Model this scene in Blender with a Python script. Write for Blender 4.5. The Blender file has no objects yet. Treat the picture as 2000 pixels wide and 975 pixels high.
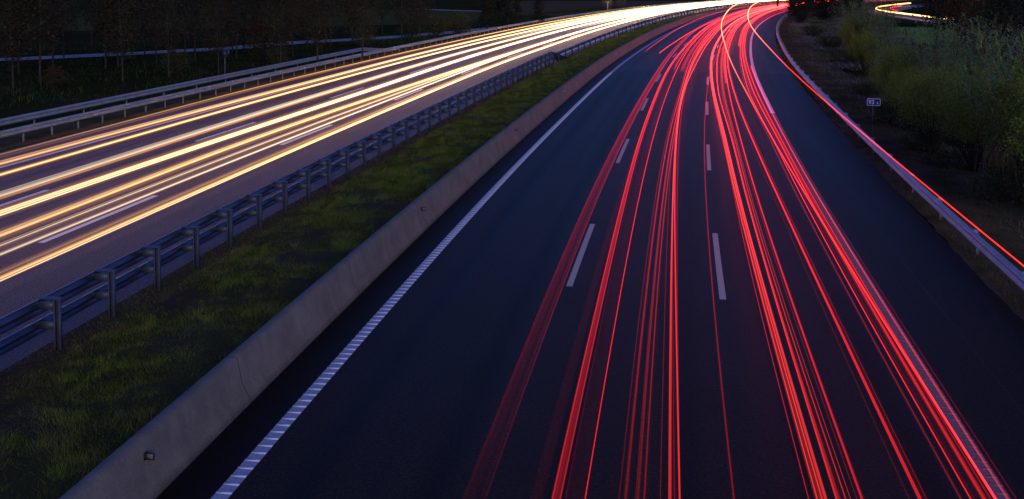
import bpy, math, random
import numpy as np

random.seed(11)
rng = np.random.default_rng(11)
R = math.radians
scene = bpy.context.scene
COL = scene.collection

# ------------------------------------------------------------------ road frame
# s runs along the motorway, o is the offset to the right of the right-hand
# dashed line of the outbound carriageway (all in metres).
KN = np.array([0, 25, 50, 75, 100, 130, 170, 220, 300.])
KV = np.array([0.71, 1.00, 0.20, 1.31, 0.47, 1.20, 0.92, 1.82, 2.72]) * 1e-3
S0, S1, NS = -12.0, 460.0, 2400
_s = np.linspace(S0, S1, NS)
_k = np.where(_s < 0, 0.0, np.interp(_s, KN, KV))
_ds = _s[1] - _s[0]
_h = np.concatenate([[0], np.cumsum((_k[1:] + _k[:-1]) / 2 * _ds)])
_h = _h - np.interp(0, _s, _h) + 0.15403
_hm = (_h[1:] + _h[:-1]) / 2
_X = np.concatenate([[0], np.cumsum(np.sin(_hm) * _ds)])
_Y = np.concatenate([[0], np.cumsum(np.cos(_hm) * _ds)])
_X = _X - np.interp(0, _s, _X) + 2.4423
_Y = _Y - np.interp(0, _s, _Y) + 8.0
CAM_H = 7.35


def P(s, o, z=0.0):
    s = np.asarray(s, float)
    h = np.interp(s, _s, _h)
    return np.stack([np.interp(s, _s, _X) + o * np.cos(h),
                     np.interp(s, _s, _Y) - o * np.sin(h),
                     np.zeros_like(s) + z], -1)


def P1(s, o, z=0.0):
    return tuple(float(v) for v in P(np.array([s]), o, z)[0])


def H(s):
    return float(np.interp(s, _s, _h))


def srange(a, b, near=1.0, far=3.0, cut=110):
    out = [a]
    while out[-1] < b:
        out.append(min(b, out[-1] + (near if out[-1] < cut else far)))
    return np.array(out)


# ------------------------------------------------------------------ mesh tools
class MB:
    def __init__(self):
        self.v, self.f, self.uv, self.att, self.n = [], [], [], [], 0
        self.mi = []

    def add(self, verts, faces, uv=None, att=None, mi=0):
        verts = np.asarray(verts, float)
        self.v.append(verts)
        faces = np.asarray(faces, int) + self.n
        self.f.append(faces)
        self.mi.append(np.full(len(faces), mi))
        self.uv.append(np.zeros((len(verts), 2)) if uv is None else np.asarray(uv, float))
        self.att.append(np.zeros(len(verts)) if att is None else np.asarray(att, float) * np.ones(len(verts)))
        self.n += len(verts)

    def box(self, c, size, rot=0.0, tilt=None, att=None, mi=0):
        sx, sy, sz = [d / 2 for d in size]
        v = np.array([[x, y, z] for z in (-sz, sz) for y in (-sy, sy) for x in (-sx, sx)])
        if tilt is not None:
            a, b = math.cos(tilt), math.sin(tilt)
            v = v @ np.array([[1, 0, 0], [0, a, b], [0, -b, a]])
        cr, sr = math.cos(rot), math.sin(rot)
        v = np.stack([v[:, 0] * cr - v[:, 1] * sr, v[:, 0] * sr + v[:, 1] * cr, v[:, 2]], 1) + np.array(c)
        self.add(v, [[0, 2, 3, 1], [4, 5, 7, 6], [0, 1, 5, 4], [2, 6, 7, 3], [0, 4, 6, 2], [1, 3, 7, 5]], att=att, mi=mi)

    def sweep(self, prof, s, closed=False, cap=False):
        """profile of (o, z) points swept along the road; uv = (offset length, s)"""
        n = len(prof)
        vs, uv = [], []
        for (o, z) in prof:
            oo = o(s) if callable(o) else o
            vs.append(P(s, oo, z))
            uv.append(np.stack([np.zeros_like(s) + oo, s], -1))
        v = np.stack(vs, 1).reshape(-1, 3)
        u = np.stack(uv, 1).reshape(-1, 2)
        f = []
        m = n if closed else n - 1
        for i in range(len(s) - 1):
            for j in range(m):
                a, b = i * n + j, i * n + (j + 1) % n
                f.append([a, b, b + n, a + n])
        self.add(v, f, u)
        if cap and closed and n == 4:
            self.add(v[:4], [[3, 2, 1, 0]]); self.add(v[-4:], [[0, 1, 2, 3]])

    def tube(self, pts, rad, sides=6, att=None, mi=0):
        pts = np.asarray(pts, float)
        rad = np.zeros(len(pts)) + rad
        t = np.gradient(pts, axis=0)
        t /= np.linalg.norm(t, axis=1)[:, None] + 1e-9
        ref = np.where(np.abs(t[:, 2:3]) > .9, np.array([[1., 0, 0]]), np.array([[0, 0, 1.]]))
        a = np.cross(t, ref); a /= np.linalg.norm(a, axis=1)[:, None] + 1e-9
        b = np.cross(t, a)
        ang = np.arange(sides) / sides * 2 * np.pi
        v = pts[:, None, :] + rad[:, None, None] * (np.cos(ang)[None, :, None] * a[:, None, :] + np.sin(ang)[None, :, None] * b[:, None, :])
        v = v.reshape(-1, 3)
        i = np.arange(len(pts) - 1)[:, None] * sides
        j = np.arange(sides)[None, :]
        k = (j + 1) % sides
        f = np.stack([i + j, i + k, i + k + sides, i + j + sides], -1).reshape(-1, 4)
        self.add(v, f, att=None if att is None else att, mi=mi)

    def build(self, name, mats, parent=None, smooth=False):
        me = bpy.data.meshes.new(name)
        v = np.concatenate(self.v); f = self.f
        lens = [len(x[0]) for x in f]
        tot = sum(len(x) * l for x, l in zip(f, lens))
        nf = sum(len(x) for x in f)
        me.vertices.add(len(v)); me.vertices.foreach_set('co', v.ravel().astype(np.float32))
        me.loops.add(tot); me.polygons.add(nf)
        li = np.concatenate([x.ravel() for x in f])
        me.loops.foreach_set('vertex_index', li.astype(np.int32))
        ln = np.concatenate([np.full(len(x), l) for x, l in zip(f, lens)])
        st = np.concatenate([[0], np.cumsum(ln)[:-1]])
        me.polygons.foreach_set('loop_start', st.astype(np.int32))
        me.polygons.foreach_set('material_index', np.concatenate(self.mi).astype(np.int32))
        me.update(calc_edges=True)
        uv = np.concatenate(self.uv)
        l = me.uv_layers.new(name='UVMap')
        l.data.foreach_set('uv', uv[li].ravel().astype(np.float32))
        at = me.attributes.new('tint', 'FLOAT', 'POINT')
        at.data.foreach_set('value', np.concatenate(self.att).astype(np.float32))
        me.validate()
        if smooth:
            me.polygons.foreach_set('use_smooth', np.ones(nf, bool))
        for m in (mats if isinstance(mats, (list, tuple)) else [mats]):
            me.materials.append(m)
        o = bpy.data.objects.new(name, me)
        COL.objects.link(o)
        if parent is not None:
            o.parent = parent
        return o


def empty(name, loc=(0, 0, 0), rz=0.0):
    o = bpy.data.objects.new(name, None)
    o.location = loc; o.rotation_euler = (0, 0, rz)
    o.empty_display_size = 0.3
    COL.objects.link(o)
    return o


def tag(o, label=None, cat=None, group=None, kind=None):
    if label: o['label'] = label
    if cat: o['category'] = cat
    if group: o['group'] = group
    if kind: o['kind'] = kind
    return o


def copy_tree(o, parent=None):
    c = o.copy(); COL.objects.link(c)
    if parent is not None:
        c.parent = parent
    for ch in list(o.children):
        copy_tree(ch, c)
    return c


ORD = ('first second third fourth fifth sixth seventh eighth ninth tenth eleventh twelfth thirteenth fourteenth fifteenth '
       'sixteenth seventeenth eighteenth nineteenth twentieth').split()


# ------------------------------------------------------------------ materials
def new_mat(name):
    m = bpy.data.materials.new(name); m.use_nodes = True
    nt = m.node_tree
    for n in list(nt.nodes): nt.nodes.remove(n)
    return m, nt


class N:
    """tiny node helper"""
    def __init__(self, nt): self.nt = nt
    def __call__(self, typ, ins=None, **kw):
        n = self.nt.nodes.new(typ)
        for k, v in kw.items(): setattr(n, k, v)
        for k, v in (ins or {}).items():
            if isinstance(v, bpy.types.NodeSocket): self.nt.links.new(v, n.inputs[k])
            else: n.inputs[k].default_value = v
        return n
    def math(self, op, a, b=0.0, c=0.0):
        return self('ShaderNodeMath', {0: a, 1: b, 2: c}, operation=op).outputs[0]
    def mix(self, f, a, b):
        n = self('ShaderNodeMix', data_type='RGBA')
        for k, v in ((0, f), (6, a), (7, b)):
            if isinstance(v, bpy.types.NodeSocket): self.nt.links.new(v, n.inputs[k])
            else: n.inputs[k].default_value = v
        return n.outputs[2]
    def noise(self, vec, scale, detail=4, rough=.55):
        return self('ShaderNodeTexNoise', {'Vector': vec, 'Scale': scale, 'Detail': detail, 'Roughness': rough}).outputs[0]
    def ramp(self, f, stops):
        n = self('ShaderNodeValToRGB', {0: f})
        e = n.color_ramp.elements
        while len(e) < len(stops): e.new(0.5)
        for i, (p, c) in enumerate(stops):
            e[i].position = p; e[i].color = c if len(c) == 4 else (*c, 1)
        return n.outputs[0]


def c4(r, g=None, b=None):
    return (r, r, r, 1) if g is None else (r, g, b, 1)


def surf(name, c1, c2, scale=3.0, rough=.8, spec=.3, bump=0.0, bscale=60, metallic=0.0, tint=0.0, detail=5, c3=None, translucent=0.0):
    m, nt = new_mat(name); n = N(nt)
    tc = n('ShaderNodeTexCoord').outputs['Object']
    f = n.noise(tc, scale, detail, .6)
    f = n.ramp(f, [(.32, c4(0)), (.68, c4(1))])
    col = n.mix(f, c4(*c1), c4(*c2))
    if c3 is not None:
        f3 = n.ramp(n.noise(tc, scale * .31 + .05, 4, .6), [(.45, c4(0)), (.62, c4(1))])
        col = n.mix(f3, col, c4(*c3))
    if tint:
        a = n('ShaderNodeAttribute', attribute_name='tint').outputs['Fac']
        hsv = n('ShaderNodeHueSaturation', {'Color': col, 'Value': n.math('MULTIPLY_ADD', a, tint, 1 - tint * .5),
                                            'Hue': n.math('MULTIPLY_ADD', a, -.05, .525)})
        col = hsv.outputs[0]
    b = n('ShaderNodeBsdfPrincipled', {'Base Color': col, 'Roughness': rough, 'Specular IOR Level': spec, 'Metallic': metallic})
    if bump:
        h = n.noise(tc, bscale, 4, .6)
        bp = n('ShaderNodeBump', {'Height': h, 'Strength': bump, 'Distance': .02})
        nt.links.new(bp.outputs[0], b.inputs['Normal'])
    out = b.outputs[0]
    if translucent:
        t = n('ShaderNodeBsdfTranslucent', {'Color': col})
        out = n('ShaderNodeMixShader', {0: translucent, 1: out, 2: t.outputs[0]}).outputs[0]
    n('ShaderNodeOutputMaterial', {'Surface': out})
    return m


def asphalt(name, base, gutter=None, seam=None, joint=None, tracks=()):
    m, nt = new_mat(name); n = N(nt)
    uv = n('ShaderNodeUVMap', uv_map='UVMap').outputs[0]
    sep = n('ShaderNodeSeparateXYZ', {0: uv})
    u, v = sep.outputs[0], sep.outputs[1]
    obj = n('ShaderNodeTexCoord').outputs['Object']
    grain = n.noise(obj, 30, 3, .8)
    fine = n.noise(obj, 16, 4, .7)
    st = n('ShaderNodeMapping', {'Vector': uv, 'Scale': (1.6, .035, 1)}).outputs[0]
    streak = n.noise(st, 1.0, 5, .6)
    patch = n.noise(obj, .23, 4, .6)
    val = n('ShaderNodeMapRange', {0: grain, 1: .32, 2: .68, 3: .35, 4: 1.7}).outputs[0]
    chips = n.ramp(n.noise(obj, 21, 2, .9), [(.60, c4(0)), (.70, c4(1))])     # pale stone chips in the surfacing
    val = n.math('ADD', val, n.math('MULTIPLY', chips, 2.2))
    val = n.math('MULTIPLY', val, n('ShaderNodeMapRange', {0: fine, 1: .3, 2: .7, 3: .45, 4: 1.6}).outputs[0])
    val = n.math('MULTIPLY', val, n.math('MULTIPLY_ADD', streak, 1.2, .40))
    val = n.math('MULTIPLY', val, n.math('MULTIPLY_ADD', patch, .5, .75))
    for (o, w, k) in tracks:                       # polished wheel tracks
        d = n.math('ABSOLUTE', n.math('SUBTRACT', u, o))
        t = n('ShaderNodeMapRange', {0: d, 1: 0.0, 2: w, 3: k, 4: 1.0}, interpolation_type='SMOOTHSTEP').outputs[0]
        val = n.math('MULTIPLY', val, t)
    if joint is not None:                          # newer surfacing beyond a transverse joint, colour lifted as if lit by traffic
        g = n.math('GREATER_THAN', v, joint)
        val = n.math('MULTIPLY', val, n.math('MULTIPLY_ADD', g, .75, 1.0))
        ln = n.math('LESS_THAN', n.math('ABSOLUTE', n.math('SUBTRACT', v, joint)), .07)
        val = n.math('MULTIPLY', val, n.math('MULTIPLY_ADD', ln, -.5, 1.0))
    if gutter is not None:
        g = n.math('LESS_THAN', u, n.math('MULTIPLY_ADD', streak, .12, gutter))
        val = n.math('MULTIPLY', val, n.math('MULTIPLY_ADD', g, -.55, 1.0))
    if seam is not None:
        w = n.math('MULTIPLY_ADD', n.noise(st, 4.0, 3), .3, seam - .15)
        ln = n.math('LESS_THAN', n.math('ABSOLUTE', n.math('SUBTRACT', u, w)), .02)
        val = n.math('MULTIPLY', val, n.math('MULTIPLY_ADD', ln, .6, 1.0))
    col = n('ShaderNodeVectorMath', {0: (base[0], base[1], base[2]), 'Scale': val}, operation='SCALE').outputs[0]
    b = n('ShaderNodeBsdfPrincipled', {'Base Color': col, 'Roughness': n.math('MULTIPLY_ADD', streak, .2, .42), 'Specular IOR Level': .05})
    bp = n('ShaderNodeBump', {'Height': grain, 'Strength': .25, 'Distance': .006})
    nt.links.new(bp.outputs[0], b.inputs['Normal'])
    n('ShaderNodeOutputMaterial', {'Surface': b.outputs[0]})
    return m


def paint(name, col, wear=.35):
    m, nt = new_mat(name); n = N(nt)
    obj = n('ShaderNodeTexCoord').outputs['Object']
    f = n.noise(obj, 24, 5, .75)
    f = n.ramp(f, [(.30, c4(1 - wear * 1.4)), (.55, c4(1))])
    g = n('ShaderNodeVectorMath', {0: f, 1: col}, operation='MULTIPLY').outputs[0]
    b = n('ShaderNodeBsdfPrincipled', {'Base Color': g, 'Roughness': .6, 'Specular IOR Level': .3})
    n('ShaderNodeOutputMaterial', {'Surface': b.outputs[0]})
    return m


def glow(name, col, sample=True, gain=.5):
    """light given off along a strand; added to whatever lies behind it"""
    m, nt = new_mat(name); n = N(nt)
    a = n('ShaderNodeAttribute', attribute_name='tint').outputs['Fac']
    e = n('ShaderNodeEmission', {'Color': c4(*col), 'Strength': n.math('MULTIPLY', a, gain)})
    t = n('ShaderNodeBsdfTransparent')
    s = n('ShaderNodeAddShader', {0: e.outputs[0], 1: t.outputs[0]})
    n('ShaderNodeOutputMaterial', {'Surface': s.outputs[0]})
    m.cycles.emission_sampling = 'AUTO' if sample else 'NONE'
    return m


M = {}
LANES = []
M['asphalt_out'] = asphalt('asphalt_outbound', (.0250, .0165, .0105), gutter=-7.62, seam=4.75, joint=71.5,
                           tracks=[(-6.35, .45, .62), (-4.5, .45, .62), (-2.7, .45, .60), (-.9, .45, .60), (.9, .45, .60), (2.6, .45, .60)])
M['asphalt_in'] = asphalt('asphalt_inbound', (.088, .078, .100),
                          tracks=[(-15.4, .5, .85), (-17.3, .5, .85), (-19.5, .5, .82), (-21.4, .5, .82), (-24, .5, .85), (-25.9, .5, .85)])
M['asphalt_side'] = surf('asphalt_side_road', (.10, .09, .09), (.14, .12, .12), 2.0, .7)
M['paint'] = paint('road_paint', (.42, .48, .58), .35)
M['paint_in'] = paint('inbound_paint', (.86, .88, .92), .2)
M['paint_dash'] = paint('road_dash_paint', (.54, .56, .44), .45)
M['paint_rib'] = paint('road_paint_rib', (.74, .82, .94), .1)
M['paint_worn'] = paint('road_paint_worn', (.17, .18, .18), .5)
def barrier_concrete():
    m, nt = new_mat('barrier_concrete'); n = N(nt)
    uv = n('ShaderNodeUVMap', uv_map='UVMap').outputs[0]
    v = n('ShaderNodeSeparateXYZ', {0: uv}).outputs[1]
    obj = n('ShaderNodeTexCoord').outputs['Object']
    z = n('ShaderNodeSeparateXYZ', {0: obj}).outputs[2]
    comb = n('ShaderNodeCombineXYZ', {0: n.math('MULTIPLY', v, 3.4), 1: n.math('MULTIPLY', z, 1.1), 2: 0.0}).outputs[0]
    streak = n.ramp(n.noise(comb, 1.0, 6, .7), [(.35, c4(.84)), (.62, c4(1.03))])
    blot = n.ramp(n.noise(obj, 1.1, 6, .65), [(.3, c4(.72)), (.7, c4(1.1))])
    fine = n.ramp(n.noise(obj, 26, 4, .7), [(.3, c4(.82)), (.7, c4(1.1))])
    pores = n.ramp(n.noise(obj, 70, 2, .6), [(.24, c4(.45)), (.31, c4(1))])
    val = n.math('MULTIPLY', n.math('MULTIPLY', streak, blot), n.math('MULTIPLY', fine, pores))
    j = n.math('FRACT', n.math('DIVIDE', v, 6.0))
    jl = n.math('LESS_THAN', n.math('ABSOLUTE', n.math('SUBTRACT', j, .31)), .0022)
    val = n.math('MULTIPLY', val, n.math('MULTIPLY_ADD', jl, -.6, 1.0))
    base = n('ShaderNodeMapRange', {0: n.math('ADD', z, n.math('MULTIPLY', n.noise(obj, 3.5, 4), .12)), 1: .05, 2: .20, 3: .5, 4: 1.0}).outputs[0]   # splash dirt along the foot
    val = n.math('MULTIPLY', val, base)
    col = n('ShaderNodeVectorMath', {0: (.205, .195, .160), 'Scale': val}, operation='SCALE').outputs[0]
    b = n('ShaderNodeBsdfPrincipled', {'Base Color': col, 'Roughness': .85, 'Specular IOR Level': .15})
    bp = n('ShaderNodeBump', {'Height': n.noise(obj, 30, 4), 'Strength': .35, 'Distance': .02})
    nt.links.new(bp.outputs[0], b.inputs['Normal'])
    n('ShaderNodeOutputMaterial', {'Surface': b.outputs[0]})
    return m


M['concrete'] = barrier_concrete()
M['steel'] = surf('galvanised_steel', (.30, .30, .285), (.42, .42, .395), 2.2, .5, .4, .05, 40, metallic=.35)
M['steel_dull'] = surf('dull_galvanised_steel', (.10, .12, .165), (.14, .16, .21), 3.0, .40, .5, .06, 25, metallic=.85)
M['post_steel'] = surf('weathered_post_steel', (.055, .07, .10), (.085, .10, .13), 6.0, .5, .4, .08, 30, metallic=.2)
M['soil'] = surf('median_soil', (.040, .034, .014), (.040, .052, .010), 1.6, .95, .1, .8, 14, c3=(.040, .030, .020))
M['dry_verge'] = surf('dry_verge_soil', (.15, .110, .060), (.10, .080, .042), 1.4, 1.0, .0, .9, 12, c3=(.06, .06, .026))
M['ground'] = surf('field_ground', (.030, .038, .012), (.042, .036, .017), .12, 1.0, .0, .8, 3, c3=(.020, .030, .009))
M['field_dark'] = surf('grass_field', (.060, .078, .024), (.07, .085, .028), .25, 1.0, .0)
M['field_brown'] = surf('ploughed_field', (.12, .085, .05), (.09, .07, .04), .2, 1.0, .0)
M['field_green'] = surf('bright_grass_field', (.14, .27, .02), (.17, .30, .03), .5, .95, .1)
M['track'] = surf('pale_gravel_track', (.40, .385, .34), (.28, .27, .24), .8, .9, .1, .4, 8)
M['grass'] = surf('grass_blades', (.120, .170, .024), (.165, .165, .036), 3.5, .8, .12, tint=1.5, c3=(.115, .20, .020), translucent=.25)
M['grass_shade'] = surf('shaded_rough_grass', (.035, .055, .014), (.045, .050, .018), .4, .85, .1, tint=1.2, c3=(.03, .075, .012), translucent=.2)  # darker blade colour carries the shade under the young trees
M['grass_verge'] = surf('dry_verge_blades', (.15, .108, .058), (.105, .082, .042), .8, .9, .0, tint=1.0, c3=(.07, .08, .03), translucent=.2)
M['grass_dry'] = surf('dry_grass_blades', (.26, .175, .085), (.20, .14, .065), .8, .85, .1, tint=.8, translucent=.2)
M['grass_dark'] = surf('rough_grass_blades', (.10, .13, .040), (.14, .14, .06), .4, .85, .1, tint=1.2, c3=(.25, .21, .20), translucent=.2)
M['reed'] = surf('reed_leaves', (.12, .27, .030), (.19, .30, .06), .5, .42, .5, tint=1.0, translucent=.3)
M['reed_stem'] = surf('reed_stems', (.19, .12, .055), (.13, .10, .04), 1.2, .7, .2, tint=.6)
M['plume'] = surf('reed_plume', (.11, .095, .05), (.085, .075, .04), 2, .9, .1, translucent=.3)
M['willow'] = surf('willow_leaves', (.14, .23, .025), (.19, .25, .035), .6, .6, .25, tint=.9, translucent=.3)
M['poplar'] = surf('poplar_leaves', (.045, .034, .010), (.036, .036, .010), .5, .6, .25, tint=1.0, c3=(.045, .042, .022), translucent=.3)
M['shrub'] = surf('shrub_leaves', (.055, .062, .018), (.08, .068, .02), .8, .7, .2, tint=.8, translucent=.2)
M['rust'] = surf('autumn_leaves', (.085, .048, .016), (.06, .042, .016), .8, .7, .2, tint=.8, translucent=.25)
M['dark'] = surf('dark_conifer', (.014, .020, .012), (.020, .026, .015), 1.0, .8, .15, tint=.6)
M['bark'] = surf('pale_bark', (.055, .05, .042), (.03, .028, .024), 4, .9, .1, .5, 20)
M['bark_dark'] = surf('dark_bark', (.055, .042, .032), (.038, .03, .024), 4, .9, .1, .5, 20)
M['sign_blue'] = surf('sign_blue', (.010, .030, .20), (.010, .032, .21), 2, .4, .4)
M['sign_white'] = surf('sign_white', (.84, .86, .88), (.80, .82, .85), 3, .4, .4)
M['black'] = surf('black_plastic', (.012, .012, .013), (.016, .016, .017), 5, .5, .4)
M['navy'] = surf('navy_box_paint', (.020, .025, .060), (.024, .03, .07), 5, .45, .4)
M['lens'] = surf('reflector_lens', (.70, .66, .58), (.75, .72, .65), 9, .2, .6)
RED = (1.0, .021, .020)
M['red'] = glow('tail_light_glow', RED)
M['red_warm'] = glow('warm_tail_light_glow', (1.0, .042, .032))
M['red_faint'] = glow('faint_tail_light_glow', (1.0, .012, .035), False)
M['amber'] = glow('marker_light_glow', (1.0, .33, .12))
M['white'] = glow('headlight_glow', (1.0, .82, .58))
M['gold'] = glow('dim_headlight_glow', (1.0, .50, .14))
M['orange'] = glow('headlight_fringe_glow', (1.0, .34, .06), False)  # outer strands imitating the soft bloom around the headlights

# ------------------------------------------------------------------ world, sun, camera
SUN_EL, SUN_ROT = R(13), R(163)
w = bpy.data.worlds.new('World'); scene.world = w; w.use_nodes = True
nt = w.node_tree
for n_ in list(nt.nodes): nt.nodes.remove(n_)
n = N(nt)
sky = n('ShaderNodeTexSky', sky_type='NISHITA')
sky.sun_disc = False; sky.sun_elevation = SUN_EL; sky.sun_rotation = SUN_ROT
sky.air_density = 1.0; sky.dust_density = 0.0; sky.ozone_density = 10.0; sky.altitude = 50
# sky tinted less green, with an even red added to warm its light
dusk = n('ShaderNodeVectorMath', {0: sky.outputs[0], 1: (1.0, .74, .95), 2: (.13, .0, .0)}, operation='MULTIPLY_ADD').outputs[0]
bg = n('ShaderNodeBackground', {'Color': dusk, 'Strength': .080})
n('ShaderNodeOutputWorld', {'Surface': bg.outputs[0]})

sl = bpy.data.lights.new('sun', 'SUN'); sl.energy = .52; sl.angle = R(35); sl.color = (1, .78, .60)  # soft warm fill added from behind the camera to lift plants and barrier
so = bpy.data.objects.new('sun', sl); COL.objects.link(so)
# Nishita: rotation 0 puts the sun towards +Y, positive rotation turns it clockwise seen from above (towards +X)
d = np.array([math.sin(SUN_ROT) * math.cos(SUN_EL), math.cos(SUN_ROT) * math.cos(SUN_EL), math.sin(SUN_EL)])
from mathutils import Vector
so.rotation_euler = Vector((-d[0], -d[1], -d[2])).to_track_quat('-Z', 'Y').to_euler()

PITCH = .062
cd = bpy.data.cameras.new('camera'); cam = bpy.data.objects.new('camera', cd); COL.objects.link(cam)
cam.location = (0, 0, CAM_H); cam.rotation_euler = (math.pi / 2 - PITCH, 0, 0)
cd.sensor_width = 36; cd.lens = 1971.05 / 2000 * 36
cd.shift_y = -((487.5 - (-42.49 + 1971.05 * math.tan(PITCH))) / 2000)
cd.clip_start = .1; cd.clip_end = 6000
scene.camera = cam
scene.view_settings.view_transform = 'Standard'; scene.view_settings.look = 'None'
scene.view_settings.exposure = 1.0; scene.view_settings.gamma = 1; scene.view_settings.use_curve_mapping = False
scene.cycles.transparent_max_bounces = 128
scene.cycles.max_bounces = 5; scene.cycles.diffuse_bounces = 2; scene.cycles.glossy_bounces = 2
scene.cycles.use_denoising = True
scene.cycles.sample_clamp_indirect = .30
scene.cycles.sample_clamp_direct = 1.2

# ------------------------------------------------------------------ ground and roads
def quad_sheet(name, pts, z, mat, kind='structure'):
    b = MB(); pts = [(x, y, z) for x, y in pts]
    b.add(pts, [list(range(len(pts)))])
    return tag(b.build(name, mat), kind=kind)


quad_sheet('ground', [(-2500, -300), (2500, -300), (2500, 3500), (-2500, 3500)], -.06, M['ground'])
sr = srange(-12, 460, 1.0, 2.5)
b = MB(); b.sweep([(-8.95, -.002), (6.36, 0)], sr)
# break the strip sideways so the shading has vertices, ragged outer edge
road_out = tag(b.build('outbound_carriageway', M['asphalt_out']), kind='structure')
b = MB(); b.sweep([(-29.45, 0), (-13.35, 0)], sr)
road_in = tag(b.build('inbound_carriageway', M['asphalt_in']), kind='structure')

# gravelly verge on the right, with a ragged edge lying over the asphalt
rag = np.interp(_s, _s[::3], rng.normal(0, .035, len(_s[::3]))) + np.interp(_s, _s[::30], rng.normal(0, .07, len(_s[::30])))
b = MB()
b.sweep([(lambda s: 6.42 + np.interp(s, _s, rag), .004), (6.7, .035), (7.4, .05), (8.6, .02), (10.5, -.055)], srange(-12, 460, .35, 2.0))
tag(b.build('right_verge', M['dry_verge']), kind='structure')
# inbound outer verge
b = MB(); b.sweep([(-33.5, -.05), (-31, .01), (lambda s: -29.5 + np.interp(s, _s, rag) * .6, .004)], srange(-12, 460, .5, 2.0))
tag(b.build('left_verge', M['dry_verge']), kind='structure')
# median soil, gently humped
b = MB()
sm = srange(-12, 460, .5, 2.0)
prof = [(-13.5, .004), (-13.1, .03), (-12.2, .09), (-11, .14), (-9.9, .13), (-9.1, .05), (-8.85, .02)]
hump = rng.normal(0, 1, (len(_s), 1))
b.sweep(prof, sm)
o_ = b.build('median_strip', M['soil'])
co = np.empty(len(o_.data.vertices) * 3, np.float32); o_.data.vertices.foreach_get('co', co); co = co.reshape(-1, 3)
inner = np.tile(np.array([0, .3, 1, 1, 1, .4, 0]), len(sm))
co[:, 2] += inner * (.04 * np.sin(co[:, 0] * 1.9 + co[:, 1] * .7) + .03 * np.sin(co[:, 1] * 2.3 - co[:, 0]))
o_.data.vertices.foreach_set('co', co.ravel()); o_.data.update()
tag(o_, kind='structure')


# painted markings ---------------------------------------------------
def band(bm, o, wd, s, z=.004):
    bm.sweep([(o - wd / 2, z), (o + wd / 2, z)], s)


def strip_part(name, mat, parent, o, wd, s, z=.004, label=None):
    bm = MB(); band(bm, o, wd, s, z)
    x = bm.build(name, mat, parent)
    if label: x['label'] = label
    return x


strip_part('edge_line', M['paint'], road_out, -7.41, .24, srange(-10, 440, 1, 2.5), label='ribbed white line along the concrete barrier')
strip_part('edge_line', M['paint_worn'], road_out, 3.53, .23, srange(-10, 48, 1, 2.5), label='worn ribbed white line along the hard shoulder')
strip_part('edge_line', M['paint_in'], road_out, 3.53, .24, srange(48, 440, 1, 2.5), label='far white line along the hard shoulder, headlight brightness painted in')  # brighter paint imitates headlights falling on the far stretch
for (oo, wd, s_end, mat) in ((-7.41, .24, 70, 'paint_rib'), (3.53, .23, 40, 'paint_worn')):
    rb = MB(); s_ = 0.0
    while s_ < s_end:
        a = P1(s_, oo, .009)
        rb.box(a, (wd * .98, .055, .010), -H(s_))
        s_ += .245
    rb.build('rumble_rib', M[mat], road_out)['kind'] = 'stuff'
d1 = [(-1.0, 5.2), (15.3, 21.5), (31.6, 37.7), (47.8, 53.7), (63.7, 69.5), (86.1, 91.3), (102.4, 108), (119, 125), (136, 142), (153, 159), (170, 176), (187, 193), (204, 210)]
d2 = [(-1.3, 4.6), (14.9, 21.0), (30.7, 36.8), (46.7, 52.6), (62.5, 68.2), (84.5, 90.1), (99.6, 105), (117, 123), (134, 140), (151, 157), (168, 174), (185, 191), (202, 208)]
for a, c in d1:
    strip_part('lane_dash', M['paint_dash'], road_out, -3.56, .15, np.linspace(a, c, 7))
for a, c in d2:
    strip_part('lane_dash', M['paint_dash'], road_out, .02 if a < 80 else .1, .15, np.linspace(a, c, 7))
for k in range(14):
    a = .3 + 16.5 * k
    strip_part('lane_dash', M['paint_in'], road_in, -18.5, .2, np.linspace(a, a + 6.1, 7))
    a = 17.0 + 16.5 * (k - 1)
    strip_part('lane_dash', M['paint_in'], road_in, -22.68, .2, np.linspace(a, a + 6.1, 7))
strip_part('edge_line', M['paint_in'], road_in, -27.1, .22, srange(0, 440, 1, 2.5), label='solid white line along the outer shoulder')
strip_part('edge_line', M['paint_in'], road_in, -14.25, .18, srange(0, 440, 1, 2.5), label='solid white line beside the median guardrail')

# ------------------------------------------------------------------ concrete barrier
bar = MB()
pf = [(-8.30, 0), (-8.31, .07), (-8.45, .30), (-8.545, .76), (-8.57, .79), (-8.74, .79), (-8.765, .76), (-8.86, .30), (-8.98, .07), (-8.985, 0)]
bar.sweep(pf, srange(-10, 460, .8, 2.5))
barrier = bar.build('concrete_barrier', M['concrete'])
tag(barrier, 'long low grey concrete barrier between the grass median and the ribbed white line', 'road barrier')
REF_S = [4.7, 20.2, 35.9, 51.6, 67.0, 82.3, 97.0, 111.6, 126, 141, 156, 171, 186, 201, 216, 231, 246, 261]
for s_ in REF_S:
    c = np.array(P1(s_, -8.47, .56)); rz = -H(s_)
    ax = np.array([math.cos(rz), math.sin(rz), 0]); ay = np.array([-math.sin(rz), math.cos(rz), 0])
    rb = MB()
    rb.box(c + ax * -.022, (.014, .09, .11), rz)                 # mounting plate on the barrier face
    for dz in (-.045, .045): rb.box(c + ax * .042 + np.array([0, 0, dz]), (.13, .025, .012), rz)
    rb.box(c + ax * .104, (.012, .025, .08), rz)
    r_ = rb.build('reflector', M['black'], barrier)
    lb = MB(); lb.box(c + ax * .043 + ay * .004, (.11, .006, .078), rz)
    l_ = lb.build('lens', M['lens'] if s_ > 45 else M['concrete'], r_)


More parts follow.
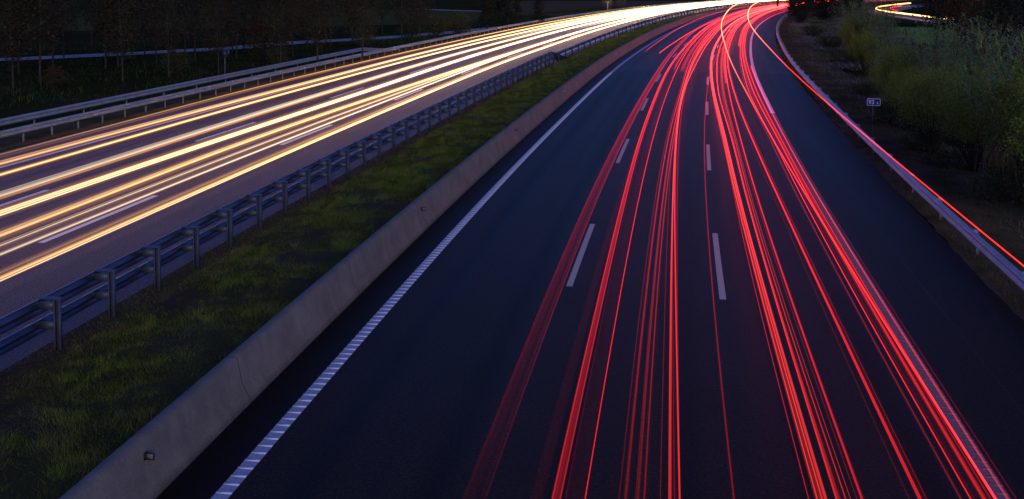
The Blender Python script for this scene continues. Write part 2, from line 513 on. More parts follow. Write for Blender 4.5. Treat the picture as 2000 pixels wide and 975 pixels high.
# ------------------------------------------------------------------ guardrails
def wbeam(o_face, z0, z1, side):
    """W profile; side=+1: road on the right (+o) of the rail"""
    hgt = z1 - z0; d_ = .085 * side
    pts = [(0, 0), (.3, .03), (1, .16), (1, .30), (.1, .43), (.1, .57), (1, .70), (1, .84), (.3, .97), (0, 1), (-.45, 1.006)]
    return [(o_face - d_ + d_ * a, z0 + hgt * t) for a, t in pts]


def guard(name, label, s_a, s_b, o_face, side, rails, o_post, ztop, step, mat, group=None, postmat=None, bury_end=False, post_w=(.10, .06), maxposts=100, cap_spacer=True, bury_to=None):
    root = empty(name, P1(s_a, o_post)); base = np.array(root.location)
    tag(root, label, 'guardrail', group)

    def place(o):  # meshes are built in world space
        o.matrix_parent_inverse.identity(); o.location = tuple(-base)
        return o
    for (z0, z1) in rails:
        bm = MB(); s_arr = srange(s_a, s_b, 1.0, 2.5)
        pr = wbeam(o_face, z0, z1, side)
        bm.sweep(pr, s_arr)
        if bury_end:                                             # terminal ramping down into the ground
            se = np.linspace(s_b, bury_to, 10)
            t = (se - s_b) / (bury_to - s_b)
            n_ = len(pr); vs = []
            for (o, z) in pr:
                vs.append(np.concatenate([P(se, 0, 0)[:, :2] + np.stack([np.cos(np.interp(se, _s, _h)), -np.sin(np.interp(se, _s, _h))], -1) * (o + bury_end * t)[:, None],
                                          (z - (z1 * .97 + .02) * t)[:, None]], 1))
            v = np.stack(vs, 1).reshape(-1, 3)
            f = [[i * n_ + j, i * n_ + j + 1, (i + 1) * n_ + j + 1, (i + 1) * n_ + j] for i in range(len(se) - 1) for j in range(n_ - 1)]
            bm.add(v, f)
        place(bm.build('rail', M[mat], root, smooth=False))
    s_ = math.ceil(s_a / step) * step
    k = 0; rest = MB(); anyrest = False
    while s_ < s_b + (0 if not bury_end else 0):
        rz = -H(s_)
        pb = MB()
        # C-shaped post: web and two flanges
        ax = np.array([math.cos(rz), math.sin(rz), 0]); ay = np.array([-math.sin(rz), math.cos(rz), 0])
        c = np.array(P1(s_, o_post, (ztop - .3) / 2)); hh = ztop + .3
        pw, pd = post_w
        parts = [(c, (pw, .008, hh)), (c + ax * (pw / 2 - .004) + ay * -pd / 2, (.008, pd, hh)), (c - ax * (pw / 2 - .004) + ay * -pd / 2, (.008, pd, hh))]
        tgt = pb if k < maxposts else rest
        for cc, sz in parts: tgt.box(cc, sz, rz)
        gap = abs((o_face - .085 * side) - o_post) - pw / 2
        boxes = []
        for (z0, z1) in rails:
            mid = (o_post + side * (pw / 2 + gap / 2))
            boxes.append(('spacer', P1(s_, mid, (z0 + z1) / 2 + .04), (max(gap, .03), .10, (z1 - z0) * .5)))
        if cap_spacer and gap > .1:
            boxes.append(('cap_plate', P1(s_, o_post + side * (gap / 2), ztop + .005), (gap + pw, .15, .010)))
        if k < maxposts:
            po = place(pb.build('post', M[postmat or mat], root))
            for nm_, cc, sz in boxes:
                q_ = MB(); q_.box(cc, sz, rz); q_.build(nm_, M[postmat or mat], po)
        else:
            anyrest = True
            for nm_, cc, sz in boxes: rest.box(cc, sz, rz)
        k += 1; s_ += step
    if anyrest:
        place(rest.build('distant_posts', M[postmat or mat], root))['kind'] = 'stuff'
    return root


guard('median_guardrail', 'dark double-rail guardrail on closely spaced posts along the grass median in the foreground', -4, 77.2, -13.52, -1,
      [(.33, .63), (.72, 1.04)], -13.03, 1.06, 1.905, 'steel_dull', postmat='post_steel', group='guardrails along the carriageways', bury_end=1.1, bury_to=82.0, post_w=(.125, .08))
guard('median_guardrail', 'distant single-rail guardrail beyond the sloping terminal on the far part of the median', 78.4, 330, -13.42, -1,
      [(.48, .80)], -13.03, .84, 3.75, 'steel_dull', postmat='post_steel', group='guardrails along the carriageways', post_w=(.125, .08))
guard('shoulder_guardrail', 'pale steel guardrail nearest the bright left carriageway, running on to the far bend', 18, 400, -29.98, 1,
      [(.44, .75)], -30.22, .72, 2.0, 'steel', group='guardrails along the carriageways', cap_spacer=False, post_w=(.06, .05))
guard('shoulder_guardrail', 'outermost pale guardrail at far left, parallel behind another and ending in a buried slope', 18, 82.0, -32.35, 1,
      [(.44, .78)], -32.62, .74, 4.0, 'steel', group='guardrails along the carriageways', bury_end=.7, bury_to=90.5, cap_spacer=False, post_w=(.06, .05))
guard('shoulder_guardrail', 'single-rail guardrail curving along the right hard shoulder beside the dry verge', 0, 330, 6.50, -1,
      [(.43, .745)], 6.80, .70, 3.95, 'steel', group='guardrails along the carriageways', cap_spacer=False, post_w=(.06, .05))


# ------------------------------------------------------------------ signs and posts
def text_mesh(name, body, size, mat, parent, loc, rot, depth=.003):
    cu = bpy.data.curves.new(name, 'FONT'); cu.body = body; cu.size = size; cu.extrude = depth; cu.offset = size * .018
    cu.align_x = 'LEFT'; cu.align_y = 'BOTTOM_BASELINE'
    tmp = bpy.data.objects.new(name + '_tmp', cu); COL.objects.link(tmp)
    dg = bpy.context.evaluated_depsgraph_get()
    me = bpy.data.meshes.new_from_object(tmp.evaluated_get(dg)); me.name = name
    bpy.data.objects.remove(tmp)
    me.materials.clear(); me.materials.append(mat)
    o = bpy.data.objects.new(name, me); COL.objects.link(o); o.parent = parent; o.location = loc; o.rotation_euler = rot
    return o


sp = P1(41.0, 7.62)
sign = empty('kilometre_sign', sp, -H(41) - .02)
tag(sign, 'small blue and white 93.5 kilometre sign on a thin pole behind the right guardrail', 'road sign')
pm = MB(); pm.tube([(-.02, 0, -.3), (-.02, 0, .8), (-.02, 0, 1.72)], .022, 8); pm.build('pole', M['steel_dull'], sign)


def rounded(w_, h_, r_, y0, y1):
    pts = []
    for cx, cy, a0 in ((w_ / 2 - r_, h_ / 2 - r_, 0), (-w_ / 2 + r_, h_ / 2 - r_, 90), (-w_ / 2 + r_, -h_ / 2 + r_, 180), (w_ / 2 - r_, -h_ / 2 + r_, 270)):
        for k in range(6):
            a = R(a0 + 18 * k); pts.append((cx + r_ * math.cos(a), cy + r_ * math.sin(a)))
    n_ = len(pts)
    bm = MB()
    v = [(x, y0, z) for x, z in pts] + [(x, y1, z) for x, z in pts]
    bm.add(v, [[i, (i + 1) % n_, n_ + (i + 1) % n_, n_ + i] for i in range(n_)])
    bm.add(v[:n_], [list(range(n_))]); bm.add(v[n_:], [list(range(n_))[::-1]])
    return bm


PL = (.60, .335)
pl = rounded(PL[0], PL[1], .045, -.030, -.012).build('plate', M['sign_white'], sign); pl.location = (.02, 0, 1.56)
fl = rounded(PL[0] - .05, PL[1] - .05, .030, -.034, -.028).build('face', M['sign_blue'], pl)
text_mesh('number', '93', .27, M['sign_white'], pl, (-.235, -.036, -.092), (math.pi / 2, 0, 0))
text_mesh('number', '.5', .16, M['sign_white'], pl, (.095, -.036, -.092), (math.pi / 2, 0, 0))

# roadside call box seen from the side, left verge
cb = empty('call_box', P1(60.5, -35.0), -H(60))
tag(cb, 'small dark call box on a thin pale pole behind the left guardrails', 'call box')
pm = MB(); pm.tube([(0, 0, -.3), (0, 0, .9), (0, 0, 1.54)], .035, 8); pm.build('pole', M['steel_dull'], cb)
pm = MB(); pm.box((0, 0, 1.78), (.34, .30, .52)); pm.box((0, 0, 2.052), (.42, .38, .025)); pm.build('housing', M['navy'], cb)
pm = MB(); pm.box((.32, 0, 1.86), (.02, .22, .42)); pm.box((.22, 0, 1.80), (.2, .03, .03)); pm.build('side_panel', M['steel_dull'], cb)

# little white T shaped marker by the far left shoulder
tm = empty('marker_post', P1(213, -34.2), -H(213))
tag(tm, 'small pale T-shaped marker post at the field edge behind the far left guardrail', 'marker post')
pm = MB(); pm.box((.1, 0, .9), (.09, .09, 2.2)); pm.build('upright', M['sign_white'], tm)
pm = MB(); pm.box((-.1, 0, 2.02), (1.1, .07, .10)); pm.build('crossbar', M['sign_white'], tm)
# leaning pale stake with a cross-piece among the reeds at the right
ts = empty('stake', P1(27.6, 9.05), -H(27))
tag(ts, 'thin pale stake with a small crosspiece standing under the reeds right of the guardrail', 'stake')
pm = MB(); pm.tube([(.05, 0, -.1), (0, 0, .55), (-.03, 0, 1.12)], .014, 6); pm.build('upright', M['steel_dull'], ts)
pm = MB(); pm.tube([(-.19, 0, 1.13), (.13, 0, 1.12)], .012, 6); pm.build('crosspiece', M['steel_dull'], ts)


# ------------------------------------------------------------------ light trails
GLOW_FAR = 1.0


def strand(bm, fringe, knots, z, do, dz, wd, ht, st, s_a, s_b, mi=0, sides=8, near=.10, far=6.0, fade=None):
    s = srange(s_a, s_b, 1.2, 2.6, 120)
    ks = np.array([k[0] for k in knots], float); ko = np.array([k[1] for k in knots], float)
    oo = np.interp(s, ks, ko)
    ker = np.ones(15) / 15                                        # round the knots off
    pad = np.concatenate([np.full(7, oo[0]), oo, np.full(7, oo[-1])])
    oo = np.convolve(pad, ker, 'valid') if len(oo) > 20 else oo
    ang = np.arange(sides) / sides * 2 * np.pi
    v = np.stack([P(s, oo + do + wd / 2 * math.cos(a), z + dz + ht / 2 * math.sin(a)) for a in ang], 1).reshape(-1, 3)
    i = np.arange(len(s) - 1)[:, None] * sides; j = np.arange(sides)[None, :]; k = (j + 1) % sides
    f = np.stack([i + j, i + k, i + k + sides, i + j + sides], -1).reshape(-1, 4)
    # a lamp that recedes leaves more light per stretch: grows with distance, levels off
    g = 1.35 * st * np.clip(near + .85 * np.clip((s + 8) / 50.0, 0, None) ** 1.4, 0, min(far, 1.1) if fringe else far)
    if fade is not None:
        g = g * np.clip((s - s_a + .5) / fade, 0, 1)
    bm.add(v, f, att=np.repeat(g, sides), mi=mi)


def trail(name, label, knots, z, strands, mats, amber=None, s_a=-11.0, s_b=440.0, group=None, near=.10, far=6.0, fade=None):
    bm = MB()
    for (do, dz, wd, ht, st, mi) in strands:
        if mats[mi] == 'red_faint': st *= .27
        elif mats is RM and wd < .12: wd, ht, st = wd * .72, ht * .72, st * 1.7
        elif mats is RM: st *= .8
        if mats is RM: st *= 1.25
        if mats[mi] == 'orange': wd, ht, st = wd * 1.35, ht * 1.3, st * 1.35
        strand(bm, mats[mi] in ('orange', 'red_faint'), knots, z, do, dz, wd, ht, st, s_a, s_b, mi, near=near, far=far, fade=fade)
    if amber:                                                    # seen head-on further away the lamps burn orange
        strand(bm, False, knots, z, 0, 0, .040, .040, 1.1, amber[0], amber[1], 2, near=.2, far=3.0, fade=60)
    o = bm.build(name, [M[m] for m in mats], smooth=True)
    tag(o, label, 'light trail', group)
    return o


RG = 'red tail light trails on the right carriageway'
RM = ['red', 'red_faint', 'amber', 'red_warm']


def red(label, knots, strands, z=.75, **kw):
    if 'mid-frame' not in label and 'dim' not in label and 'haze' not in label and 'hair' not in label:
        sd = random.Random(label)                               # fine stray lines beside the main lamp line
        strands = list(strands) + [(sd.uniform(-.13, .13), sd.uniform(-.04, .04), sd.uniform(.012, .026), .02, sd.uniform(.03, .15), sd.choice((0, 0, 3))) for _ in range(2)]
    return trail('tail_light_trail', label, knots, z, strands, RM, group=RG, **kw)


K = lambda o, *more: [(-12, o), *more]
# (do, dz, width, height, strength, material 0 red / 1 faint / 2 amber)
red('wide faint dark-red trail band along the left dashed line', [(-12, -3.55), (16, -3.58), (47, -3.48), (73, -3.35), (110, -3.5), (440, -3.5)],
    [(0, 0, .30, .10, .16, 1), (-.135, 0, .05, .05, .50, 1), (.12, 0, .03, .03, .2, 1), (-.05, .02, .09, .05, .15, 1)], near=-.09)
red('broad very dim maroon band just right of the left dashed line', [(-12, -2.82), (47, -2.72), (440, -2.7)], [(0, 0, .16, .08, .045, 1)])
red('thick solid red trail nearest the left dashed line', [(-12, -2.50), (16, -2.58), (37, -2.78), (60, -2.85), (90, -2.6), (440, -2.6)],
    [(0, 0, .13, .09, .22, 0), (-.045, 0, .025, .03, .30, 0), (.05, 0, .02, .03, .25, 0)])
red('hair-thin red trail with a dim band to its left in the middle lane', [(-12, -2.17), (16, -2.19), (47, -2.28), (73, -2.15), (440, -2.2)],
    [(0, 0, .022, .022, .55, 0), (-.14, 0, .24, .07, .035, 1)])
red('soft red trail left of the closely spaced pair in the middle lane', [(-12, -1.71), (16, -1.65), (37, -1.61), (50, -1.48), (73, -1.45), (110, -1.4), (440, -1.4)],
    [(0, 0, .05, .05, .20, 0), (0, 0, .10, .08, .05, 1)], near=-.02)
red('double red trail with dim fringes, second from the centre of the middle lane', [(-12, -1.50), (16, -1.45), (37, -1.41), (50, -1.38), (73, -1.2), (440, -1.1)],
    [(-.05, 0, .04, .04, .16, 3), (.03, 0, .03, .03, .22, 3), (0, 0, .17, .08, .06, 1)], near=-.02)
red('straight wide red trail running almost vertically up the middle lane', [(-12, -1.09), (16, -1.14), (37, -1.34), (50, -1.42), (73, -1.15), (110, -.9), (440, -.9)],
    [(0, 0, .055, .05, .38, 3), (.04, 0, .10, .08, .08, 1)])
red('narrow red trail closely right of the vertical middle lane trail', [(-12, -.96), (8, -1.0), (16, -1.07), (37, -1.33), (50, -1.38), (73, -.85), (110, -.6), (440, -.6)],
    [(0, 0, .03, .03, .42, 3)])
red('dim thin red trail beside the right dashed line that drifts across it far away', [(-12, -.33), (8, -.32), (16, -.25), (37, -.14), (52, 0), (63, .18), (77, .57), (105, 1.3), (440, 1.3)],
    [(0, 0, .03, .03, .12, 0), (0, 0, .07, .05, .03, 1)], near=.1, far=6)
red('hair-thin dim trail just right of the right dashed line', [(-12, .64), (16, .61), (31, .66), (42, .39), (58, .25), (82, .1), (440, .0)],
    [(0, 0, .018, .018, .28, 0)])
red('broadest bright red trail with thin pale cores in the right lane', [(-12, .80), (16, .76), (37, .66), (47, .40), (60, .27), (82, .12), (120, .2), (440, .2)],
    [(0, 0, .15, .08, .26, 3), (-.05, .01, .02, .03, .55, 3), (.01, .01, .02, .03, .60, 3), (.06, 0, .05, .05, .35, 3)])
red('bright red trail second in the cluster left of the right lane centre', [(-12, .95), (16, .99), (37, .98), (47, .63), (73, .65), (440, .6)],
    [(0, 0, .04, .04, .48, 0), (.06, 0, .16, .06, .06, 1)])
red('thin red twin trail in the middle of the right lane cluster', [(-12, 1.11), (16, 1.07), (37, 1.10), (47, .9), (73, 1.0), (440, 1.0)],
    [(0, 0, .022, .022, .34, 3), (.06, 0, .014, .014, .30, 3)])
red('single clean red trail right of the crowded right lane cluster', [(-12, 1.26), (16, 1.31), (37, 1.32), (47, 1.25), (73, 1.3), (440, 1.3)],
    [(0, 0, .04, .04, .40, 0), (0, 0, .07, .06, .06, 1)])
red('isolated thick red trail alone in the middle of the right lane', [(-12, 2.03), (16, 2.01), (28, 1.88), (38, 1.72), (47, 1.56), (73, 1.45), (110, 1.5), (440, 1.5)],
    [(0, 0, .065, .06, .40, 0), (.02, 0, .09, .08, .10, 1)])
red('purplish hair-thin trail at the left side of the bundle by the solid line', [(-12, 2.55), (16, 2.50), (38, 2.48), (73, 2.6), (440, 2.5)],
    [(0, 0, .02, .02, .16, 1), (.03, 0, .02, .02, .12, 1)])
red('bright thin red trail leading the bundle by the solid line', [(-12, 2.66), (16, 2.65), (38, 2.62), (47, 2.35), (73, 2.55), (440, 2.55)],
    [(0, 0, .026, .026, .62, 0), (.07, 0, .14, .05, .05, 1)])
red('thick deep-red trail in the middle of the bundle by the solid line', [(-12, 2.79), (16, 2.84), (38, 2.84), (47, 2.62), (73, 2.75), (440, 2.7)],
    [(0, 0, .045, .045, .42, 0), (.03, 0, .02, .03, .2, 0)])
red('deep-red trail with dim stripes closest to the ribs of the solid line', [(-12, 2.95), (16, 2.96), (38, 2.97), (47, 2.85), (73, 2.95), (440, 2.9)],
    [(0, 0, .035, .035, .38, 0), (.06, 0, .05, .04, .12, 1), (.11, 0, .03, .03, .1, 1), (-.05, 0, .03, .03, .14, 0)])
red('low pinkish trail hugging the outer edge of the solid white line', [(-12, 3.40), (16, 3.41), (41, 3.36), (75, 3.3), (440, 3.2)],
    [(0, 0, .035, .035, .34, 0), (.03, 0, .09, .05, .06, 1)], z=.3, s_b=75)
red('first of two pink trails starting mid-frame in the left lane, beside the barrier', [(75, -5.82), (106, -5.84), (137, -5.95), (180, -6.2), (440, -6.2)],
    [(0, 0, .24, .10, .085, 1), (0, 0, .10, .06, .06, 0)], s_a=81.5, fade=6)
red('second of two pink trails starting mid-frame in the left lane, nearer the dashed line', [(75, -4.62), (104, -3.95), (132, -3.45), (160, -2.7), (440, -2.6)],
    [(0, 0, .06, .06, .26, 0)], s_a=81.0)
red('short-starting red trail beginning beyond the third left lane dash', [(60, -2.40), (110, -2.2), (440, -2.1)], [(0, 0, .07, .05, .14, 0)], s_a=64.9, fade=4)
red('red trail beginning beside the first short-starting one in the middle lane', [(60, -1.80), (110, -1.75), (440, -1.7)], [(0, 0, .16, .07, .09, 0)], s_a=63.4, fade=4)
red('wide red band starting abruptly in the right lane about halfway up the road', [(50, 1.2), (73, 1.2), (440, 1.1)], [(0, 0, .17, .07, .16, 3)], s_a=56.2)
red('wide red band starting far along the right lane near the solid line', [(85, 2.42), (440, 2.2)], [(0, 0, .26, .08, .10, 3)], s_a=92.4)
red('distant short red trail starting in the right lane at the bend', [(120, .57), (440, .5)], [(0, 0, .12, .08, .12, 3)], s_a=128.4)
red('distant short red trail starting near the solid line at the bend', [(120, 2.35), (440, 2.1)], [(0, 0, .10, .08, .12, 0)], s_a=127.5)
red('faint high haze of red light low over the far middle lane', [(80, -1.0), (440, -1.2)], [(0, 0, .5, .10, .03, 1)], s_a=95, fade=60)
TG = 'marker light trails of one tall lorry'
trail('marker_light_trail', 'high thin orange trail of a lorry swooping over the right dashed line', [(-12, 1.2), (14, 1.15), (22, 1.15), (39, .98), (64, .95), (142, .88), (440, .9)], 3.6,
      [(0, 0, .026, .026, .60, 0)], RM, amber=(18, 150), s_a=-11, s_b=150, group=TG, near=.5, far=1.5)
trail('marker_light_trail', 'high thin red trail of a lorry rising over the right guardrail', [(-12, 3.46), (11, 3.40), (20, 3.38), (31, 3.29), (60, 3.24), (104, 3.2), (146, 3.3), (440, 3.3)], 3.6,
      [(0, 0, .026, .026, .60, 0)], RM, amber=(36, 158), s_a=-11, s_b=158, group=TG, near=.5, far=1.5)

WM = ['white', 'gold', 'orange']
WG = 'headlight trails on the left carriageway'


def white(label, knots, strands, z=.65, **kw):
    sd = random.Random(label)                                   # every lamp of the stream leaves a slightly different line
    strands = list(strands) + [(sd.uniform(-.34, .34), sd.uniform(-.05, .05), sd.uniform(.015, .05), .03, sd.uniform(.03, .20), sd.choice((0, 0, 1))) for _ in range(3)]
    strands.append((sd.uniform(-.1, .1), 0, .75, .34, .008, 2))  # broad faint tube added as bloom around the trail
    kw.setdefault('near', .12); kw.setdefault('far', 7)
    return trail('headlight_trail', label, knots, z, strands, WM, group=WG, **kw)


white('dull thin orange trail along the outer edge of the left carriageway', [(-12, -26.4), (25, -26.35), (49, -27.15), (77, -27.0), (440, -27.1)],
      [(0, 0, .04, .04, .07, 1), (.25, 0, .05, .05, .07, 2), (.1, 0, .5, .1, .010, 2)], near=-.15)
white('soft orange-gold band outermost of the bright headlight trails', [(-12, -25.2), (32, -25.3), (54, -25.15), (72, -25.3), (440, -25.24)],
      [(0, 0, .18, .12, .26, 1), (.03, 0, .06, .05, .40, 1), (0, 0, .36, .2, .05, 2)])
white('slim golden trail just inside the outer solid line', [(-12, -23.8), (22, -23.85), (43, -24.12), (68, -24.05), (118, -23.8), (440, -23.8)],
      [(0, 0, .045, .045, .75, 1), (0, 0, .14, .10, .26, 1), (-.10, 0, .10, .08, .10, 1), (.05, .02, .28, .14, .06, 2)])
white('wide pale peach band of overlapping headlights in the outer lane', [(-12, -21.65), (19, -21.7), (38, -21.95), (66, -22.05), (110, -21.95), (440, -21.9)],
      [(-.30, 0, .025, .02, .16, 0), (-.20, 0, .14, .10, .06, 0), (.0, 0, .18, .12, .13, 0), (.17, 0, .12, .10, .16, 1), (.36, 0, .05, .04, .16, 2), (.02, 0, .06, .05, .14, 0)], near=.25)
white('brightest thick white-gold trail along the middle of the left carriageway', [(-12, -20.2), (17, -20.15), (34, -19.95), (50, -19.85), (67, -20.05), (102, -20.2), (440, -20.2)],
      [(0, 0, .28, .16, .36, 1), (-.06, 0, .07, .06, .60, 1), (.02, 0, .03, .03, .6, 0), (.10, -.03, .03, .03, .95, 0), (-.10, .03, .03, .03, .4, 0), (-.22, 0, .05, .05, .12, 2), (-.05, 0, .44, .24, .06, 2)])
white('golden trail below the brightest one, fringed with orange', [(-12, -18.4), (15, -18.42), (32, -18.75), (67, -17.8), (88, -17.42), (440, -17.4)],
      [(.01, 0, .05, .05, .70, 1), (-.02, 0, .16, .12, .40, 1), (-.04, 0, .36, .2, .07, 2)])
white('upper of a thin pale pair with a dusky pink band between', [(-12, -17.75), (14, -17.79), (29, -17.82), (60, -17.6), (80, -17.45), (440, -17.4)],
      [(0, 0, .030, .03, .65, 0), (.2, 0, .34, .06, .03, 2)])
white('lower of a thin pale pair with a dusky pink band between', [(-12, -17.2), (14, -17.26), (28, -17.21), (60, -17.2), (80, -17.3), (440, -17.3)],
      [(0, 0, .035, .035, .70, 0), (0, 0, .09, .08, .09, 1)])
white('lowest golden headlight trail, nearest the median guardrail', [(-12, -15.95), (12, -15.95), (25, -15.98), (68, -16.12), (82, -15.97), (440, -15.97)],
      [(0, 0, .04, .04, .95, 1), (.09, -.02, .022, .022, .95, 0), (0, 0, .15, .10, .42, 1), (-.06, .03, .30, .18, .08, 2)])
white('thin white trail filling the gap above the peach band far away', [(-12, -22.9), (440, -22.9)], [(0, 0, .10, .09, .20, 0)], s_a=90, fade=60)
white('distant glaring white trail merging beside the brightest one at the bend', [(-12, -19.0), (440, -19.0)], [(0, 0, .14, .10, .25, 0)], s_a=120, fade=60)

# ------------------------------------------------------------------ side road with its own traffic, far right
side_pts = np.array([(64, 105), (68, 128), (71, 150), (73, 169), (74.5, 186), (77, 208), (81, 222), (87, 236), (95, 250), (105, 266), (120, 285), (140, 305)], float)


def smooth_poly(p, n_=60):
    t = np.linspace(0, len(p) - 1, n_); i = np.arange(len(p))
    q = np.stack([np.interp(t, i, p[:, 0]), np.interp(t, i, p[:, 1])], 1)
    for _ in range(6):
        q[1:-1] = (q[:-2] + 2 * q[1:-1] + q[2:]) / 4
    return q


sp_ = smooth_poly(side_pts)
tn = np.gradient(sp_, axis=0); tn /= np.linalg.norm(tn, axis=1)[:, None]
nr = np.stack([tn[:, 1], -tn[:, 0]], 1)
b = MB(); v = np.concatenate([np.stack([sp_ + nr * -3.4, sp_ + nr * 4.2], 1).reshape(-1, 2), np.full((120, 1), .0)], 1)
b.add(v, [[2 * i, 2 * i + 1, 2 * i + 3, 2 * i + 2] for i in range(59)])
tag(b.build('side_road', M['asphalt_side']), kind='structure')
for nm, lab, off, mt, st, ra, rb in (('headlight_trail', 'short yellow-white trail bending on the side road behind the reeds', -1.2, 'gold', 2.6, 14, 50),
                             ('tail_light_trail', 'short red trail inside the bend of the side road behind the reeds', 1.9, 'red', 1.3, 27, 43)):
    b = MB(); q = sp_ + nr * off
    b.tube(np.concatenate([q[ra:rb], np.full((rb - ra, 1), .7)], 1), .13, 8, att=st)
    tag(b.build(nm, M[mt], smooth=True), lab, 'light trail')

# ------------------------------------------------------------------ fields and track on the left
trk = np.array([(-118, 72), (-84, 82), (-46, 91.7), (-40, 99), (-28.6, 111), (-21, 123), (-16, 135), (-12, 150), (-9, 175), (-2, 215)], float)
trk = np.array([(-140, 80), (-46.5 - 5, 90), (-45.9, 92), (-37.6, 99), (-28.2, 108.3), (-25.9, 116), (-18.5, 121.8), (-13.1, 129.3), (-6, 142), (0, 155)], float)
tq = smooth_poly(trk, 50)
tn = np.gradient(tq, axis=0); tn /= np.linalg.norm(tn, axis=1)[:, None]; nr = np.stack([tn[:, 1], -tn[:, 0]], 1)
jit = rng.normal(0, .15, (50, 2))
b = MB(); v = np.concatenate([np.stack([tq - nr * (2.0 + jit[:, :1]), tq + nr * (2.0 + jit[:, 1:])], 1).reshape(-1, 2), np.full((100, 1), -.05)], 1)
b.add(v, [[2 * i, 2 * i + 1, 2 * i + 3, 2 * i + 2] for i in range(49)])
tag(b.build('gravel_track', M['track']), kind='structure')
quad_sheet('far_track', [(-26, 243), (-6, 223), (-5, 226.5), (-26, 248)], -.048, M['track'])
quad_sheet('grass_field', [(-90, 130), (-8, 165), (2, 205), (-20, 238), (-90, 260)], -.052, M['field_dark'])
quad_sheet('ploughed_field', [(-4, 205), (14, 196), (30, 235), (60, 330), (0, 330)], -.053, M['field_brown'])
quad_sheet('bright_field', [(44, 116), (58, 112), (66, 150), (50, 156)], -.05, M['field_green'])


# ------------------------------------------------------------------ plants
def blades(bm, base, height, width, lean, nseg=2, att=None, azim=None):
    """many blades at once; base (n,3)"""
    n_ = len(base)
    az = rng.uniform(0, 2 * np.pi, n_) if azim is None else azim
    face = az + rng.normal(0, .5, n_) + np.pi / 2
    dirv = np.stack([np.cos(az), np.sin(az), np.zeros(n_)], 1)
    side = np.stack([np.cos(face), np.sin(face), np.zeros(n_)], 1)
    ts = np.linspace(0, 1, nseg + 1)
    vs = []
    for t in ts:
        c = base + dirv * (lean * height * t ** 1.8)[:, None] + np.array([0, 0, 1.]) * (height * t * (1 - .35 * lean * t))[:, None]
        wv = side * (width * (1 - t * .92) / 2)[:, None]
        vs += [c - wv, c + wv]
    v = np.stack(vs, 1).reshape(-1, 3)
    k = 2 * (nseg + 1)
    i = np.arange(n_)[:, None] * k
    f = np.concatenate([np.stack([i[:, 0] + 2 * j, i[:, 0] + 2 * j + 1, i[:, 0] + 2 * j + 3, i[:, 0] + 2 * j + 2], 1) for j in range(nseg)])
    a = rng.uniform(0, 1, n_) if att is None else att
    bm.add(v, f, att=np.repeat(a, k))


def scatter_so(n_, s0, s1, o0, o1, pw=1.0):
    s = s0 + (s1 - s0) * rng.uniform(0, 1, n_) ** pw
    o = rng.uniform(o0, o1, n_)
    h = np.interp(s, _s, _h)
    return s, o, np.stack([np.interp(s, _s, _X) + o * np.cos(h), np.interp(s, _s, _Y) - o * np.sin(h)], 1)


def med_z(o):
    return np.interp(o, [-13.5, -13.1, -12.2, -11, -9.9, -9.1, -8.85], [.004, .03, .09, .14, .13, .05, .02]) - .03


def value_noise(xy, sc, seed):
    r = np.random.default_rng(seed); g = r.uniform(0, 1, (64, 64))
    p = xy / sc; i = np.floor(p).astype(int); f = p - i; f = f * f * (3 - 2 * f)
    a = g[i[:, 0] % 64, i[:, 1] % 64]; b_ = g[(i[:, 0] + 1) % 64, i[:, 1] % 64]
    c = g[i[:, 0] % 64, (i[:, 1] + 1) % 64]; d_ = g[(i[:, 0] + 1) % 64, (i[:, 1] + 1) % 64]
    return (a * (1 - f[:, 0]) + b_ * f[:, 0]) * (1 - f[:, 1]) + (c * (1 - f[:, 0]) + d_ * f[:, 0]) * f[:, 1]


gb = MB()
for (n_, s0, s1, hs, ws) in ((130000, -2, 26, .10, .009), (120000, 24, 62, .13, .018), (70000, 60, 150, .15, .035), (7000, 150, 260, .2, .07)):
    s, o, xy = scatter_so(n_, s0, s1, -12.75, -9.0)
    cl = value_noise(xy, .22, 3) * .45 + value_noise(xy, .6, 7) * .35 + value_noise(xy, 1.9, 5) * .2
    edge = np.clip((o + 12.9) / .8, 0, 1)
    keep = rng.uniform(0, 1, n_) < (.75 + .6 * np.clip(cl - .25, 0, 1)) * (.25 + .75 * edge)
    s, o, xy, cl = s[keep], o[keep], xy[keep], cl[keep]
    nn = len(s)
    swirl = value_noise(xy, .9, 9) * 4 * np.pi + rng.normal(0, .7, nn)
    hgt = hs * rng.uniform(.45, 1.6, nn) * (.55 + .95 * cl)
    blades(gb, np.concatenate([xy, med_z(o)[:, None]], 1), hgt, ws * rng.uniform(.7, 1.4, nn), rng.uniform(.3, 1.3, nn), 2,
           att=np.clip(cl * .6 + rng.uniform(0, .5, nn), 0, 1), azim=swirl)
tag(gb.build('median_grass', M['grass']), kind='stuff', label='tufted green grass on the median between guardrail and barrier')
gb = MB()
for (n_, s0, s1, hs, ws) in ((26000, -2, 40, .09, .009), (14000, 40, 120, .11, .02)):
    s, o, xy = scatter_so(n_, s0, s1, -13.45, -12.3)
    nn = len(s)
    blades(gb, np.concatenate([xy, med_z(o)[:, None]], 1), hs * rng.uniform(.4, 1.5, nn), ws * rng.uniform(.7, 1.4, nn), rng.uniform(.6, 1.6, nn), 2)
s, o, xy = scatter_so(1600, -2, 60, -12.4, -9.1); nn = len(s)       # straw seed stalks in the green
blades(gb, np.concatenate([xy, med_z(o)[:, None]], 1), .22 * rng.uniform(.6, 1.5, nn), .006 * np.ones(nn), rng.uniform(.2, 1.2, nn), 3)
tag(gb.build('dry_median_grass', M['grass_dry']), kind='stuff', label='straw-coloured dead grass at the feet of the guardrail posts')
gb = MB()
